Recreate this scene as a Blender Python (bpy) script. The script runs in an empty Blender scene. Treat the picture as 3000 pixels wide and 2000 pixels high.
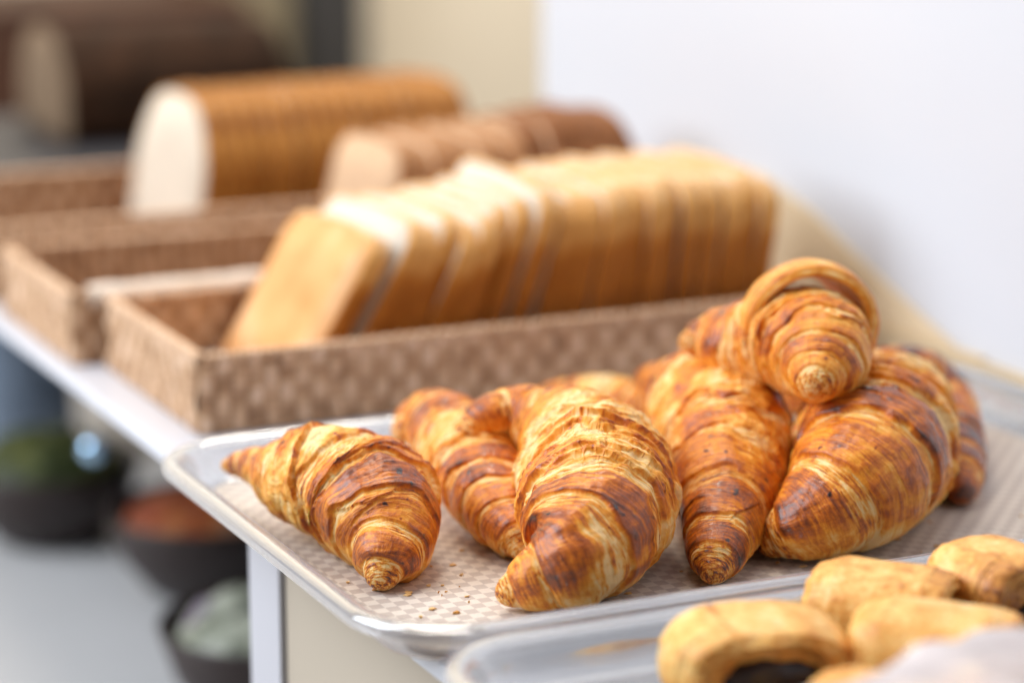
import bpy, math, random
import numpy as np

# ------------------------------------------------------------------ camera, world, lights, exposure
SC = bpy.context.scene
COL = SC.collection
CX, CY, FPX = 1500.0, 1000.0, 7778.8           # photograph frame 3000 x 2000
_B = np.array([17000.0, 1800.0, FPX]); _B /= np.linalg.norm(_B)
_A = np.array([-3750.0, 1800.0, FPX]); _A /= np.linalg.norm(_A)
_Z = np.cross(_A, _B)
if _Z[1] < 0: _Z = -_Z
M = np.array([_B, _A, _Z])
_r = M @ np.array([0, (CY - 1760) / FPX, 1.0])
H = -_r[2] * 1.13
CAM = np.array([-_r[0] * 1.13, -_r[1] * 1.13, H])

from mathutils import Matrix, Vector
cam_d = bpy.data.cameras.new('camera')
cam = bpy.data.objects.new('camera', cam_d); COL.objects.link(cam)
R_, U_, F_ = M[:, 0], M[:, 1], M[:, 2]
cam.matrix_world = Matrix(((R_[0], U_[0], -F_[0], CAM[0]), (R_[1], U_[1], -F_[1], CAM[1]),
                           (R_[2], U_[2], -F_[2], CAM[2]), (0, 0, 0, 1)))
cam_d.sensor_width = 36; cam_d.lens = FPX / 3000 * 36
cam_d.clip_start = 0.05; cam_d.clip_end = 60
cam_d.dof.use_dof = True; cam_d.dof.focus_distance = 1.13; cam_d.dof.aperture_fstop = 3.1
SC.camera = cam

W = bpy.data.worlds.new('World'); SC.world = W; W.use_nodes = True
bg = W.node_tree.nodes['Background']
bg.inputs[0].default_value = (0.92, 0.93, 1.0, 1); bg.inputs[1].default_value = 0.20

def area(name, loc, tgt, sx, sy, power, col):
    l = bpy.data.lights.new(name, 'AREA'); l.shape = 'RECTANGLE'; l.size = sx; l.size_y = sy
    l.energy = power; l.color = col
    o = bpy.data.objects.new(name, l); COL.objects.link(o); o.location = loc
    o.rotation_euler = (Vector(tgt) - Vector(loc)).to_track_quat('-Z', 'Y').to_euler()
    return o
area('window_light', (-2.1, 0.95, 1.6), (0.1, 0.2, 0), 2.2, 2.3, 130, (0.86, 0.92, 1.0))
area('ceiling_light', (-0.1, 0.75, 2.5), (0.1, 0.2, 0), 1.0, 1.0, 32, (1.0, 0.9, 0.78))

area('rear_wall_fill', (0.9, 2.0, 2.1), (0.5, 3.1, 0.0), 1.0, 1.0, 72, (1.0, 0.93, 0.82))  # unseen fill lamp added to brighten the beige back wall

SC.render.engine = 'CYCLES'
SC.cycles.use_denoising = True
SC.cycles.max_bounces = 10; SC.cycles.transmission_bounces = 8; SC.cycles.transparent_max_bounces = 12
SC.cycles.caustics_reflective = False; SC.cycles.caustics_refractive = False
SC.cycles.sample_clamp_indirect = 6
SC.view_settings.view_transform = 'Standard'; SC.view_settings.look = 'None'
SC.view_settings.exposure = 0.0; SC.view_settings.gamma = 1; SC.view_settings.use_curve_mapping = False

# ------------------------------------------------------------------ helpers
def at(px, py, z=0.0):
    r = M @ np.array([(px - CX) / FPX, (CY - py) / FPX, 1.0])
    return CAM + r * ((z - CAM[2]) / r[2])

def tag(o, label=None, cat=None, group=None, kind=None):
    if label: o['label'] = label
    if cat: o['category'] = cat
    if group: o['group'] = group
    if kind: o['kind'] = kind
    return o

def empty(name, loc, rz=0):
    o = bpy.data.objects.new(name, None); COL.objects.link(o)
    o.location = loc; o.rotation_euler = (0, 0, rz); o.empty_display_size = .02
    return o

def link_mesh(name, me, mat, parent=None):
    o = bpy.data.objects.new(name, me); COL.objects.link(o)
    if mat is not None: me.materials.append(mat)
    if parent is not None: o.parent = parent
    return o

def grid_mesh(name, V, closed_v=False, closed_u=False, attrs=None, smooth=True, caps=False):
    """V: (nu, nv, 3) array -> mesh; attrs: name -> (nu,nv) or (nu,nv,3)"""
    nu, nv = V.shape[:2]
    iu = np.arange(nu if closed_u else nu - 1); iv = np.arange(nv if closed_v else nv - 1)
    I, J = np.meshgrid(iu, iv, indexing='ij')
    I2 = (I + 1) % nu; J2 = (J + 1) % nv
    F = np.stack([I * nv + J, I2 * nv + J, I2 * nv + J2, I * nv + J2], -1).reshape(-1, 4)
    me = bpy.data.meshes.new(name)
    me.vertices.add(nu * nv); me.vertices.foreach_set('co', V.reshape(-1).astype(np.float32))
    nf = len(F)
    me.loops.add(nf * 4); me.loops.foreach_set('vertex_index', F.reshape(-1).astype(np.int32))
    me.polygons.add(nf); me.polygons.foreach_set('loop_start', (np.arange(nf) * 4).astype(np.int32))
    me.update(calc_edges=True); me.validate()
    me.polygons.foreach_set('use_smooth', np.full(len(me.polygons), smooth))
    for k, a in (attrs or {}).items():
        if a.ndim == 2:
            at_ = me.attributes.new(k, 'FLOAT', 'POINT'); at_.data.foreach_set('value', a.reshape(-1).astype(np.float32))
        else:
            at_ = me.attributes.new(k, 'FLOAT_VECTOR', 'POINT'); at_.data.foreach_set('vector', a.reshape(-1).astype(np.float32))
    return me

def poly_mesh(name, verts, faces, smooth=False):
    me = bpy.data.meshes.new(name); me.from_pydata([tuple(map(float, v)) for v in verts], [], faces); me.update()
    for p in me.polygons: p.use_smooth = smooth
    return me

def box(name, lo, hi, mat, parent=None, bev=0.0, seg=3):
    x0, y0, z0 = lo; x1, y1, z1 = hi
    v = [(x0, y0, z0), (x1, y0, z0), (x1, y1, z0), (x0, y1, z0), (x0, y0, z1), (x1, y0, z1), (x1, y1, z1), (x0, y1, z1)]
    f = [(0, 3, 2, 1), (4, 5, 6, 7), (0, 1, 5, 4), (1, 2, 6, 5), (2, 3, 7, 6), (3, 0, 4, 7)]
    o = link_mesh(name, poly_mesh(name, v, f), mat, parent)
    if bev > 0:
        b = o.modifiers.new('bevel', 'BEVEL'); b.width = bev; b.segments = seg; b.limit_method = 'ANGLE'
        for p in o.data.polygons: p.use_smooth = True
        o.modifiers.new('wn', 'WEIGHTED_NORMAL')
    return o

# gradient noise, vectorised
_rs = np.random.RandomState(7)
_perm = np.concatenate([_rs.permutation(256)] * 3)
_g = _rs.normal(size=(256, 3)); _g /= np.linalg.norm(_g, axis=1)[:, None]
def noise(x, y, z):
    x, y, z = np.broadcast_arrays(x, y, z)
    xi = np.floor(x).astype(int); yi = np.floor(y).astype(int); zi = np.floor(z).astype(int)
    xf = x - xi; yf = y - yi; zf = z - zi
    u = xf**3 * (xf * (xf * 6 - 15) + 10); v = yf**3 * (yf * (yf * 6 - 15) + 10); w = zf**3 * (zf * (zf * 6 - 15) + 10)
    def g(a, b, c):
        h = _perm[_perm[_perm[(xi + a) & 255] + ((yi + b) & 255)] + ((zi + c) & 255)]
        q = _g[h]
        return q[..., 0] * (xf - a) + q[..., 1] * (yf - b) + q[..., 2] * (zf - c)
    L = lambda a, b, t: a + (b - a) * t
    return 1.5 * L(L(L(g(0, 0, 0), g(1, 0, 0), u), L(g(0, 1, 0), g(1, 1, 0), u), v),
                   L(L(g(0, 0, 1), g(1, 0, 1), u), L(g(0, 1, 1), g(1, 1, 1), u), v), w)
def fbm(x, y, z, n=3):
    s = 0; a = 1
    for i in range(n):
        s = s + a * noise(x * 2**i, y * 2**i, z * 2**i + i * 17.3); a *= .5
    return s
def sm(a, b, x):
    t = np.clip((x - a) / (b - a), 0, 1); return t * t * (3 - 2 * t)

# ------------------------------------------------------------------ materials
class NT:
    def __init__(s, name):
        s.m = bpy.data.materials.new(name); s.m.use_nodes = True
        s.t = s.m.node_tree; s.n = s.t.nodes; s.l = s.t.links
        s.b = s.n['Principled BSDF']; s.out = s.n['Material Output']
    def add(s, t, **kw):
        n = s.n.new(t)
        for k, v in kw.items(): setattr(n, k, v)
        return n
    def link(s, a, b): s.l.new(a, b)
    def math(s, op, a, b=None, c=None, clamp=False):
        n = s.n.new('ShaderNodeMath'); n.operation = op; n.use_clamp = clamp
        for i, q in enumerate((a, b, c)):
            if q is None: continue
            if isinstance(q, (int, float)): n.inputs[i].default_value = q
            else: s.l.new(q, n.inputs[i])
        return n.outputs[0]
    def noise(s, vec, scale, detail=3, rough=.5, dist=0):
        n = s.n.new('ShaderNodeTexNoise'); n.inputs['Scale'].default_value = scale
        n.inputs['Detail'].default_value = detail; n.inputs['Roughness'].default_value = rough; n.inputs['Distortion'].default_value = dist
        if vec is not None: s.l.new(vec, n.inputs['Vector'])
        return n.outputs['Fac']
    def ramp(s, fac, stops):
        n = s.n.new('ShaderNodeValToRGB'); e = n.color_ramp.elements
        while len(e) < len(stops): e.new(.5)
        for i, (p, c) in enumerate(stops):
            e[i].position = p; e[i].color = (*c, 1) if len(c) == 3 else c
        s.l.new(fac, n.inputs[0]); return n.outputs[0]
    def mapping(s, vec, sc):
        n = s.n.new('ShaderNodeMapping'); n.inputs['Scale'].default_value = sc; s.l.new(vec, n.inputs['Vector']); return n.outputs[0]
    def coord(s, k='Object'): return s.n.new('ShaderNodeTexCoord').outputs[k]
    def attr(s, name, out='Fac'):
        n = s.n.new('ShaderNodeAttribute'); n.attribute_name = name; return n.outputs[out]
    def bump(s, h, strength, dist):
        n = s.n.new('ShaderNodeBump'); n.inputs['Strength'].default_value = strength; n.inputs['Distance'].default_value = dist
        s.l.new(h, n.inputs['Height']); s.l.new(n.outputs[0], s.b.inputs['Normal']); return n
    def mix(s, f, a, b, t='MIX'):
        n = s.n.new('ShaderNodeMix'); n.data_type = 'RGBA'; n.blend_type = t
        for q, k in ((f, 0), (a, 6), (b, 7)):
            if isinstance(q, (int, float)): n.inputs[k].default_value = q
            elif isinstance(q, tuple): n.inputs[k].default_value = (*q, 1)
            else: s.l.new(q, n.inputs[k])
        return n.outputs[2]
    def set(s, **kw):
        for k, v in kw.items():
            i = s.b.inputs[k.replace('_', ' ')]
            if isinstance(v, tuple) and len(v) == 3: v = (*v, 1)
            if isinstance(v, bpy.types.NodeSocket): s.l.new(v, i)
            else: i.default_value = v
        return s

def plain(name, col, rough=.5, var=.08, scale=30, **kw):
    k = NT(name); c = k.coord()
    n = k.noise(c, scale, 4)
    a = tuple(x * (1 - var) for x in col); b = tuple(min(1, x * (1 + var)) for x in col)
    k.set(Base_Color=k.ramp(n, [(.3, a), (.7, b)]), Roughness=rough)
    k.bump(n, .1, .0005)
    for q, v in kw.items(): k.b.inputs[q.replace('_', ' ')].default_value = v
    return k.m

def pastry_mat():
    k = NT('laminated_pastry')
    flow = k.attr('flow', 'Vector'); brown = k.attr('brown'); lam = k.attr('lam'); pale = k.attr('pale')
    obj = k.coord()
    lines = k.noise(k.mapping(flow, (1.0, .07, 1)), 820, 3, .6, .1)
    lines2 = k.noise(k.mapping(flow, (1.0, .11, 1)), 330, 3, .6, .15)
    speck = k.noise(flow, 750, 4, .65)
    blotch = k.noise(flow, 170, 4, .62, .6)
    vor = k.add('ShaderNodeTexVoronoi', feature='DISTANCE_TO_EDGE'); vor.inputs['Scale'].default_value = 105
    wob = k.add('ShaderNodeVectorMath', operation='MULTIPLY_ADD')
    nz = k.add('ShaderNodeTexNoise'); nz.inputs['Scale'].default_value = 160; k.link(flow, nz.inputs['Vector'])
    k.link(nz.outputs['Color'], wob.inputs[0]); wob.inputs[1].default_value = (.014, .014, .014); k.link(flow, wob.inputs[2])
    k.link(wob.outputs[0], vor.inputs['Vector'])
    crack = k.math('SUBTRACT', 1.0, k.math('MULTIPLY', vor.outputs['Distance'], 9, clamp=True))
    crack = k.math('MULTIPLY', k.math('MULTIPLY', crack, pale), .8)
    # tone : 0 pale cream -> 1 dark brown
    L = k.math('ADD', k.math('MULTIPLY', k.math('SUBTRACT', lines, .5), 2.3), k.math('MULTIPLY', k.math('SUBTRACT', lines2, .5), 1.1))
    lk = k.math('MULTIPLY_ADD', lam, .70, .38)
    t = k.math('MULTIPLY_ADD', L, lk, brown)
    t = k.math('MULTIPLY_ADD', k.math('SUBTRACT', blotch, .5), .50, t)
    t = k.math('MULTIPLY_ADD', k.math('SUBTRACT', speck, .5), .34, t)
    t = k.math('MULTIPLY_ADD', crack, .10, t)
    c = k.ramp(t, [(0.0, (.94, .64, .30)), (.14, (.90, .49, .125)), (.31, (.82, .315, .026)), (.50, (.60, .155, .009)), (.68, (.33, .070, .008)),
                   (.86, (.13, .031, .010)), (1.0, (.04, .011, .006))])
    rough = k.math('MULTIPLY_ADD', t, -.22, .52, clamp=True)
    k.set(Base_Color=c, Roughness=rough)
    k.b.inputs['Specular IOR Level'].default_value = .35
    coat = k.math('MULTIPLY', k.math('SUBTRACT', t, .25, clamp=True), .8, clamp=True)
    k.link(coat, k.b.inputs['Coat Weight']); k.b.inputs['Coat Roughness'].default_value = .16
    k.b.inputs['Subsurface Weight'].default_value = .2
    k.b.inputs['Subsurface Radius'].default_value = (1.0, .45, .15); k.b.inputs['Subsurface Scale'].default_value = .003
    h = k.math('MULTIPLY_ADD', L, lk, 0.0)
    h = k.math('MULTIPLY_ADD', speck, .35, h)
    h = k.math('MULTIPLY_ADD', blotch, .6, h)
    h = k.math('MULTIPLY_ADD', crack, .8, h)
    k.bump(h, .75, .0010)
    return k.m

def bun_mat(name, stops, speckscale=420):
    k = NT(name); o = k.coord()
    brown = k.attr('brown')
    a = k.noise(o, 60, 4, .6); b = k.noise(o, speckscale, 3, .6)
    t = k.math('MULTIPLY_ADD', k.math('SUBTRACT', a, .5), .7, brown)
    t = k.math('MULTIPLY_ADD', k.math('SUBTRACT', b, .5), .55, t)
    k.set(Base_Color=k.ramp(t, stops), Roughness=.5)
    k.b.inputs['Subsurface Weight'].default_value = .1; k.b.inputs['Subsurface Scale'].default_value = .004
    k.bump(k.math('MULTIPLY_ADD', b, .5, a), .5, .0008)
    return k.m

def noise_mat(name, stops, scale, rough=.7, bump=.5, dist=.001, stretch=(1, 1, 1), detail=4):
    k = NT(name); v = k.mapping(k.coord(), stretch)
    n = k.noise(v, scale, detail, .6)
    k.set(Base_Color=k.ramp(n, stops), Roughness=rough); k.bump(n, bump, dist)
    k.b.inputs['Specular IOR Level'].default_value = .22
    return k.m

MAT = {}
MAT['pastry'] = pastry_mat()
MAT['bun'] = bun_mat('short_pastry', [(0, (.88, .62, .28)), (.30, (.83, .48, .14)), (.55, (.70, .31, .06)), (.85, (.42, .15, .03)), (1, (.2, .07, .02))])
MAT['choc'] = plain('dark_chocolate', (.018, .007, .005), .35, .3, 90)
MAT['crumb'] = noise_mat('white_crumb', [(.3, (.56, .49, .40)), (.7, (.68, .61, .52))], 160, .85, .5, .001)
def toast_crust():
    k = NT('toast_crust'); o = k.coord(); sp = k.add('ShaderNodeSeparateXYZ'); k.link(o, sp.inputs[0])
    n = k.noise(o, 24, 4, .6); n2 = k.noise(o, 130, 3, .6)
    t = k.math('MULTIPLY_ADD', sp.outputs['Z'], -8.0, 1.10)
    t = k.math('MULTIPLY_ADD', k.math('SUBTRACT', n, .5), 1.0, t); t = k.math('MULTIPLY_ADD', k.math('SUBTRACT', n2, .5), .35, t)
    k.set(Base_Color=k.ramp(t, [(.15, (.80, .57, .33)), (.42, (.68, .34, .09)), (.68, (.46, .155, .016)), (1, (.26, .075, .008))]), Roughness=.6)
    k.bump(n2, .4, .001); k.b.inputs['Specular IOR Level'].default_value = .22; return k.m
MAT['crust'] = toast_crust()
MAT['heel'] = noise_mat('toast_heel', [(.25, (.56, .24, .07)), (.5, (.70, .36, .14)), (.75, (.80, .50, .27))], 26, .55, .3, .001)
MAT['lcrumb'] = noise_mat('cream_crumb', [(.3, (.58, .48, .37)), (.7, (.70, .60, .48))], 120, .85, .6, .0015)
MAT['tcrumb'] = noise_mat('wholemeal_crumb', [(.3, (.52, .33, .19)), (.7, (.62, .42, .27))], 140, .85, .5, .001)
MAT['bcrust'] = noise_mat('brown_crust', [(.3, (.13, .045, .012)), (.55, (.27, .10, .03)), (.75, (.40, .19, .08))], 50, .6, .6, .002)
MAT['tcrust'] = noise_mat('wholemeal_crust', [(.3, (.24, .10, .035)), (.55, (.42, .20, .08)), (.75, (.56, .32, .16))], 60, .6, .6, .002)
MAT['scrust'] = noise_mat('seeded_crust', [(.33, (.07, .020, .003)), (.48, (.29, .10, .010)), (.60, (.48, .21, .04)), (.72, (.66, .42, .20))], 40, .6, .8, .003)
MAT['dcrust'] = noise_mat('dark_crust', [(.3, (.014, .007, .003)), (.7, (.060, .025, .011))], 30, .95, .5, .003)
MAT['dcrumb'] = noise_mat('rye_crumb', [(.3, (.17, .11, .065)), (.7, (.23, .155, .095))], 90, .85, .3, .001)
MAT['paper'] = noise_mat('cream_paper', [(.3, (.74, .62, .50)), (.7, (.82, .71, .60))], 20, .7, .3, .001)
MAT['white'] = plain('white_laminate', (.62, .64, .70), .28, .02, 8)
MAT['wall'] = plain('white_wall', (.66, .67, .70), .38, .015, 3)
MAT['beige_wall'] = plain('beige_wall', (.86, .76, .60), .8, .04, 3)
MAT['beige_panel'] = plain('beige_panel', (.45, .385, .30), .6, .03, 5)
MAT['skirting'] = plain('tan_skirting', (.55, .42, .26), .55, .06, 14)
MAT['olive'] = plain('olive_panel', (.26, .21, .13), .8, .05, 3)
MAT['greypost'] = plain('grey_post', (.045, .042, .040), .6, .05, 6)
MAT['shelf'] = plain('pale_grey_shelf', (.52, .51, .50), .45, .03, 6)
MAT['darkwood'] = noise_mat('dark_wood', [(.3, (.035, .016, .010)), (.7, (.10, .045, .028))], 12, .5, .2, .001, (1, 1, 8))
MAT['bowl'] = plain('dark_brown_bowl', (.022, .011, .009), .4, .2, 25)
MAT['black'] = plain('shade_black', (.012, .011, .012), .7, .2, 10)
MAT['glint_steel'] = NT('glint_blue_steel').set(Base_Color=(.50, .74, .98), Metallic=1.0, Roughness=.05).m  # metal tinted blue so the glint's colour is painted in
MAT['green'] = noise_mat('green_leaf', [(.3, (.008, .014, .004)), (.5,(.04,.05,.012)), (.7, (.11, .11, .022))], 38, .5, .5, .002)
MAT['meat'] = noise_mat('orange_red_slices', [(.3, (.05, .012, .01)), (.45, (.22, .04, .015)), (.58, (.38, .12, .03)), (.7, (.30, .22, .17))], 30, .5, .5, .002)
MAT['foil'] = noise_mat('pale_wrapper', [(.32, (.03, .03, .05)), (.45, (.16, .17, .12)), (.55, (.36, .37, .29)), (.68, (.10, .05, .15))], 26, .35, .4, .002)
MAT['blueglass'] = plain('blue_grey_glass', (.20, .25, .32), .25, .15, 12)

def clear_plastic():
    k = NT('clear_plastic')
    k.set(Base_Color=(.95, .955, .97), Roughness=.035, IOR=1.46)
    k.b.inputs['Transmission Weight'].default_value = 1.0
    n = k.noise(k.coord(), 40, 3); k.bump(n, .12, .0006)
    k.b.inputs['Transmission Weight'].default_value = .93
    tr = k.add('ShaderNodeBsdfTransparent'); tr.inputs[0].default_value = (.985, .985, .99, 1)
    mx = k.add('ShaderNodeMixShader')
    lw = k.add('ShaderNodeLayerWeight'); lw.inputs['Blend'].default_value = .35
    k.link(k.math('MULTIPLY_ADD', lw.outputs['Facing'], .45, .28, clamp=True), mx.inputs[0])
    k.link(tr.outputs[0], mx.inputs[1]); k.link(k.b.outputs[0], mx.inputs[2])
    df = k.add('ShaderNodeBsdfTranslucent'); df.inputs[0].default_value = (.92, .93, .97, 1)
    d2 = k.add('ShaderNodeBsdfDiffuse'); d2.inputs[0].default_value = (.92, .93, .97, 1)
    md = k.add('ShaderNodeMixShader'); md.inputs[0].default_value = .5; k.link(df.outputs[0], md.inputs[1]); k.link(d2.outputs[0], md.inputs[2])
    gl_ = k.add('ShaderNodeBsdfGlossy'); gl_.inputs['Roughness'].default_value = .07
    m2 = k.add('ShaderNodeMixShader'); k.link(k.math('MULTIPLY_ADD', lw.outputs['Facing'], .30, .05, clamp=True), m2.inputs[0]); k.link(mx.outputs[0], m2.inputs[1]); k.link(md.outputs[0], m2.inputs[2])
    m3 = k.add('ShaderNodeMixShader'); m3.inputs[0].default_value = .26; k.link(m2.outputs[0], m3.inputs[1]); k.link(gl_.outputs[0], m3.inputs[2])
    k.link(m3.outputs[0], k.out.inputs[0])
    return k.m
MAT['clear'] = clear_plastic()

def film_mat():
    k = NT('cling_film')
    n = k.noise(k.coord(), 14, 2, .5, .5)
    k.set(Base_Color=(.80, .72, .71), Roughness=.16); k.bump(n, .8, .006)
    tr = k.add('ShaderNodeBsdfTransparent')
    mx = k.add('ShaderNodeMixShader')
    f = k.math('MULTIPLY_ADD', n, .9, .10, clamp=True)
    k.link(f, mx.inputs[0]); k.link(tr.outputs[0], mx.inputs[1]); k.link(k.b.outputs[0], mx.inputs[2]); k.link(mx.outputs[0], k.out.inputs[0])
    return k.m
MAT['film'] = film_mat()

def checker_mat():
    k = NT('checked_liner'); o = k.coord()
    c = k.add('ShaderNodeTexChecker'); c.inputs['Scale'].default_value = 1 / .0056
    k.link(o, c.inputs['Vector'])
    c.inputs['Color1'].default_value = (.74, .66, .57, 1); c.inputs['Color2'].default_value = (.54, .46, .40, 1)
    n = k.noise(o, 900, 2); n2 = k.noise(o, 25, 3)
    f = k.math('MULTIPLY_ADD', n, .3, .75)
    mm = k.mix(1.0, c.outputs['Color'], k.ramp(k.math('MULTIPLY_ADD', n2, .5, k.math('MULTIPLY', n, .5)), [(.2, (.8, .8, .82)), (.8, (1, 1, 1))]), 'MULTIPLY')
    k.set(Base_Color=mm, Roughness=.5); k.bump(n, .15, .0003)
    return k.m
MAT['checker'] = checker_mat()

def wicker_mat():
    k = NT('woven_wicker')
    h = k.attr('weave'); o = k.coord()
    n = k.noise(k.mapping(o, (1, 1, 4)), 110, 4, .6)
    t = k.math('MULTIPLY_ADD', k.math('SUBTRACT', n, .5), .9, h)
    k.set(Base_Color=k.ramp(t, [(0, (.19, .090, .042)), (.35, (.43, .24, .12)), (.65, (.66, .42, .25)), (1, (.84, .63, .47))]), Roughness=.5)
    k.bump(n, .4, .001)
    return k.m
MAT['wicker'] = wicker_mat()

# ------------------------------------------------------------------ the setting
tag(box('counter_top', (-.0585, -1.5, -.008), (.3995, 1.50, 0), MAT['white'], None, .0008), 'white counter top carrying the trays and the bread baskets', 'counter')
w = box('wall', (.40, -1.5, -.9), (.46, .80, 1.4), MAT['wall']); w['kind'] = 'structure'
tag(box('wall_skirting', (.392, -1.5, .0005), (.3995, .80, .016), MAT['skirting'], None, .001), 'low tan strip along the foot of the white wall', 'skirting strip')
w = box('back_wall', (-1.6, 3.1, -1.2), (2.2, 3.2, 2.2), MAT['beige_wall']); w['kind'] = 'structure'
w = box('lower_shelf_surface', (-1.6, .05, -.29), (.39, 2.9, -.25), MAT['shelf']); w['kind'] = 'structure'; w.name = 'lower_surface'
w = box('floor', (-4, -3, -1.25), (4, 5, -1.2), MAT['beige_panel']); w['kind'] = 'structure'

cab = empty('cabinet', (0, 0, -.25)); tag(cab, 'beige cabinet with a white end post under the counter top', 'cabinet')
def under(o, parent):
    o.parent = parent; o.location = o.location - parent.location; return o
under(box('side_panel', (-.050, -1.45, -1.19), (.38, .142, -.0085), MAT['beige_panel']), cab)
under(box('end_post', (-.053, .144, -1.19), (.38, .186, -.0085), plain('post_paint', (.48, .48, .52), .4, .03, 8), None, .001), cab)
tag(box('under_counter_shade', (.34, .19, -.248), (.385, 1.48, -.0085), MAT['black']), 'dark board standing in for the shade under the counter top behind the bowls', 'board')  # added black board that paints the shade below the counter top


def aty(px, py, y):
    r = M @ np.array([(px - CX) / FPX, (CY - py) / FPX, 1.0]); return CAM + r * ((y - CAM[1]) / r[1])
def atx(px, py, x):
    r = M @ np.array([(px - CX) / FPX, (CY - py) / FPX, 1.0]); return CAM + r * ((x - CAM[0]) / r[0])

# far background pieces standing against the back wall
xp = [aty(p, 150, 3.02)[0] for p in (-700, 560, 880, 1050)]
tag(box('door_post', (xp[2], 2.98, -1.2), (xp[3], 3.099, 1.6), MAT['greypost'], None, .01), 'dark grey door post blurred far behind the loaves', 'door post')
tag(box('wall_panel', (xp[1], 3.04, -1.2), (xp[2] - .002, 3.099, 1.6), MAT['olive'], None, .01), 'olive beige panel left of the dark grey door post', 'wall panel')
cb = empty('cupboard', ((xp[0] + xp[1]) / 2, 2.7, -1.2)); tag(cb, 'dark brown wooden cupboard far behind the darkest loaf', 'cupboard')
under(box('carcass', (xp[0], 2.72, -1.2), (xp[1] - .004, 3.09, -.02), MAT['darkwood'], None, .006), cb)
_m = (xp[0] + xp[1]) / 2
under(box('door', (xp[0] + .02, 2.695, -1.15), (_m - .004, 2.718, -.05), MAT['darkwood'], None, .004), cb)
under(box('door', (_m + .004, 2.695, -1.15), (xp[1] - .024, 2.718, -.05), MAT['darkwood'], None, .004), cb)

# ------------------------------------------------------------------ clear plastic trays
def rrect(x0, y0, x1, y1, r, n=14):
    pts = []
    for cx, cy, a0 in ((x1 - r, y1 - r, 0), (x0 + r, y1 - r, 90), (x0 + r, y0 + r, 180), (x1 - r, y0 + r, 270)):
        for i in range(n):
            a = math.radians(a0 + 90 * i / (n - 1)); pts.append((cx + r * math.cos(a), cy + r * math.sin(a)))
    return pts
def tray(name, label, x0, y0, x1, y1, r, zt, th=.0024):
    """outer rim rectangle; profile = (inset, z)"""
    prof = []
    top = [(0.0, zt - .0065), (-.0006, zt - .003), (.0006, zt - .0008), (.003, zt), (.0065, zt - .0002), (.009, zt - .0015), (.0105, zt - .004)]
    wall = [(.013, zt * .6), (.0155, zt * .3), (.0185, .0045), (.022, .0030), (.028, .0026)]
    outerp = top + wall
    inner = [(.028, .0003), (.0205, .0004), (.0165, .002), (.0132, zt * .3), (.0107, zt * .55), (.0085, zt - .0048), (.0065, zt - .0030), (.004, zt - .0027), (.0022, zt - .0034), (.0018, zt - .0065)]
    ring_in = outerp[::-1]          # from floor centre upwards
    prof = [(.028, .0026)] + ring_in[1:] + inner[::-1]
    cyc = ring_in + inner[::-1]
    rings = []
    for ins, z in cyc:
        rr = max(r - ins, .004)
        rings.append([(x, y, z) for x, y in rrect(x0 + ins, y0 + ins, x1 - ins, y1 - ins, rr)])
    V = np.array(rings); nu, nv = V.shape[:2]
    verts = V.reshape(-1, 3).tolist(); faces = []
    for i in range(nu - 1):
        for j in range(nv):
            j2 = (j + 1) % nv; faces.append((i * nv + j, (i + 1) * nv + j, (i + 1) * nv + j2, i * nv + j2))
    faces.append(tuple(range(nv))[::1]); faces.append(tuple((nu - 1) * nv + j for j in range(nv))[::-1])
    me = poly_mesh(name, verts, faces, True)
    import bmesh
    bm = bmesh.new(); bm.from_mesh(me); bmesh.ops.recalc_face_normals(bm, faces=bm.faces[:]); bm.to_mesh(me); bm.free()
    o = link_mesh(name, me, MAT['clear'])
    m = o.modifiers.new('e', 'EDGE_SPLIT'); m.split_angle = math.radians(60)
    return tag(o, label, 'tray', 'clear plastic trays')
TZ = .021
tray('serving_tray', 'clear plastic tray holding the pile of croissants', -.090, -.080, .372, .238, .045, TZ)
tray('serving_tray', 'clear plastic tray nearest the viewer, holding the small chocolate rolls', -.085, -.47, .372, -.0875, .045, TZ)
def liner(label, x0, y0, x1, y1):
    n = 2
    V = [(x, y, z) for z in (.0030, .0034) for x, y in rrect(x0, y0, x1, y1, .02)]
    k = len(V) // 2
    f = [tuple(range(k))[::-1], tuple(range(k, 2 * k))] + [(i, (i + 1) % k, k + (i + 1) % k, k + i) for i in range(k)]
    o = link_mesh('tray_liner', poly_mesh('tray_liner', V, f), MAT['checker'])
    return tag(o, label, 'tray liner', 'checked tray liners')
liner('beige and taupe checked liner under the croissants', -.066, -.055, .348, .214)

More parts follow.
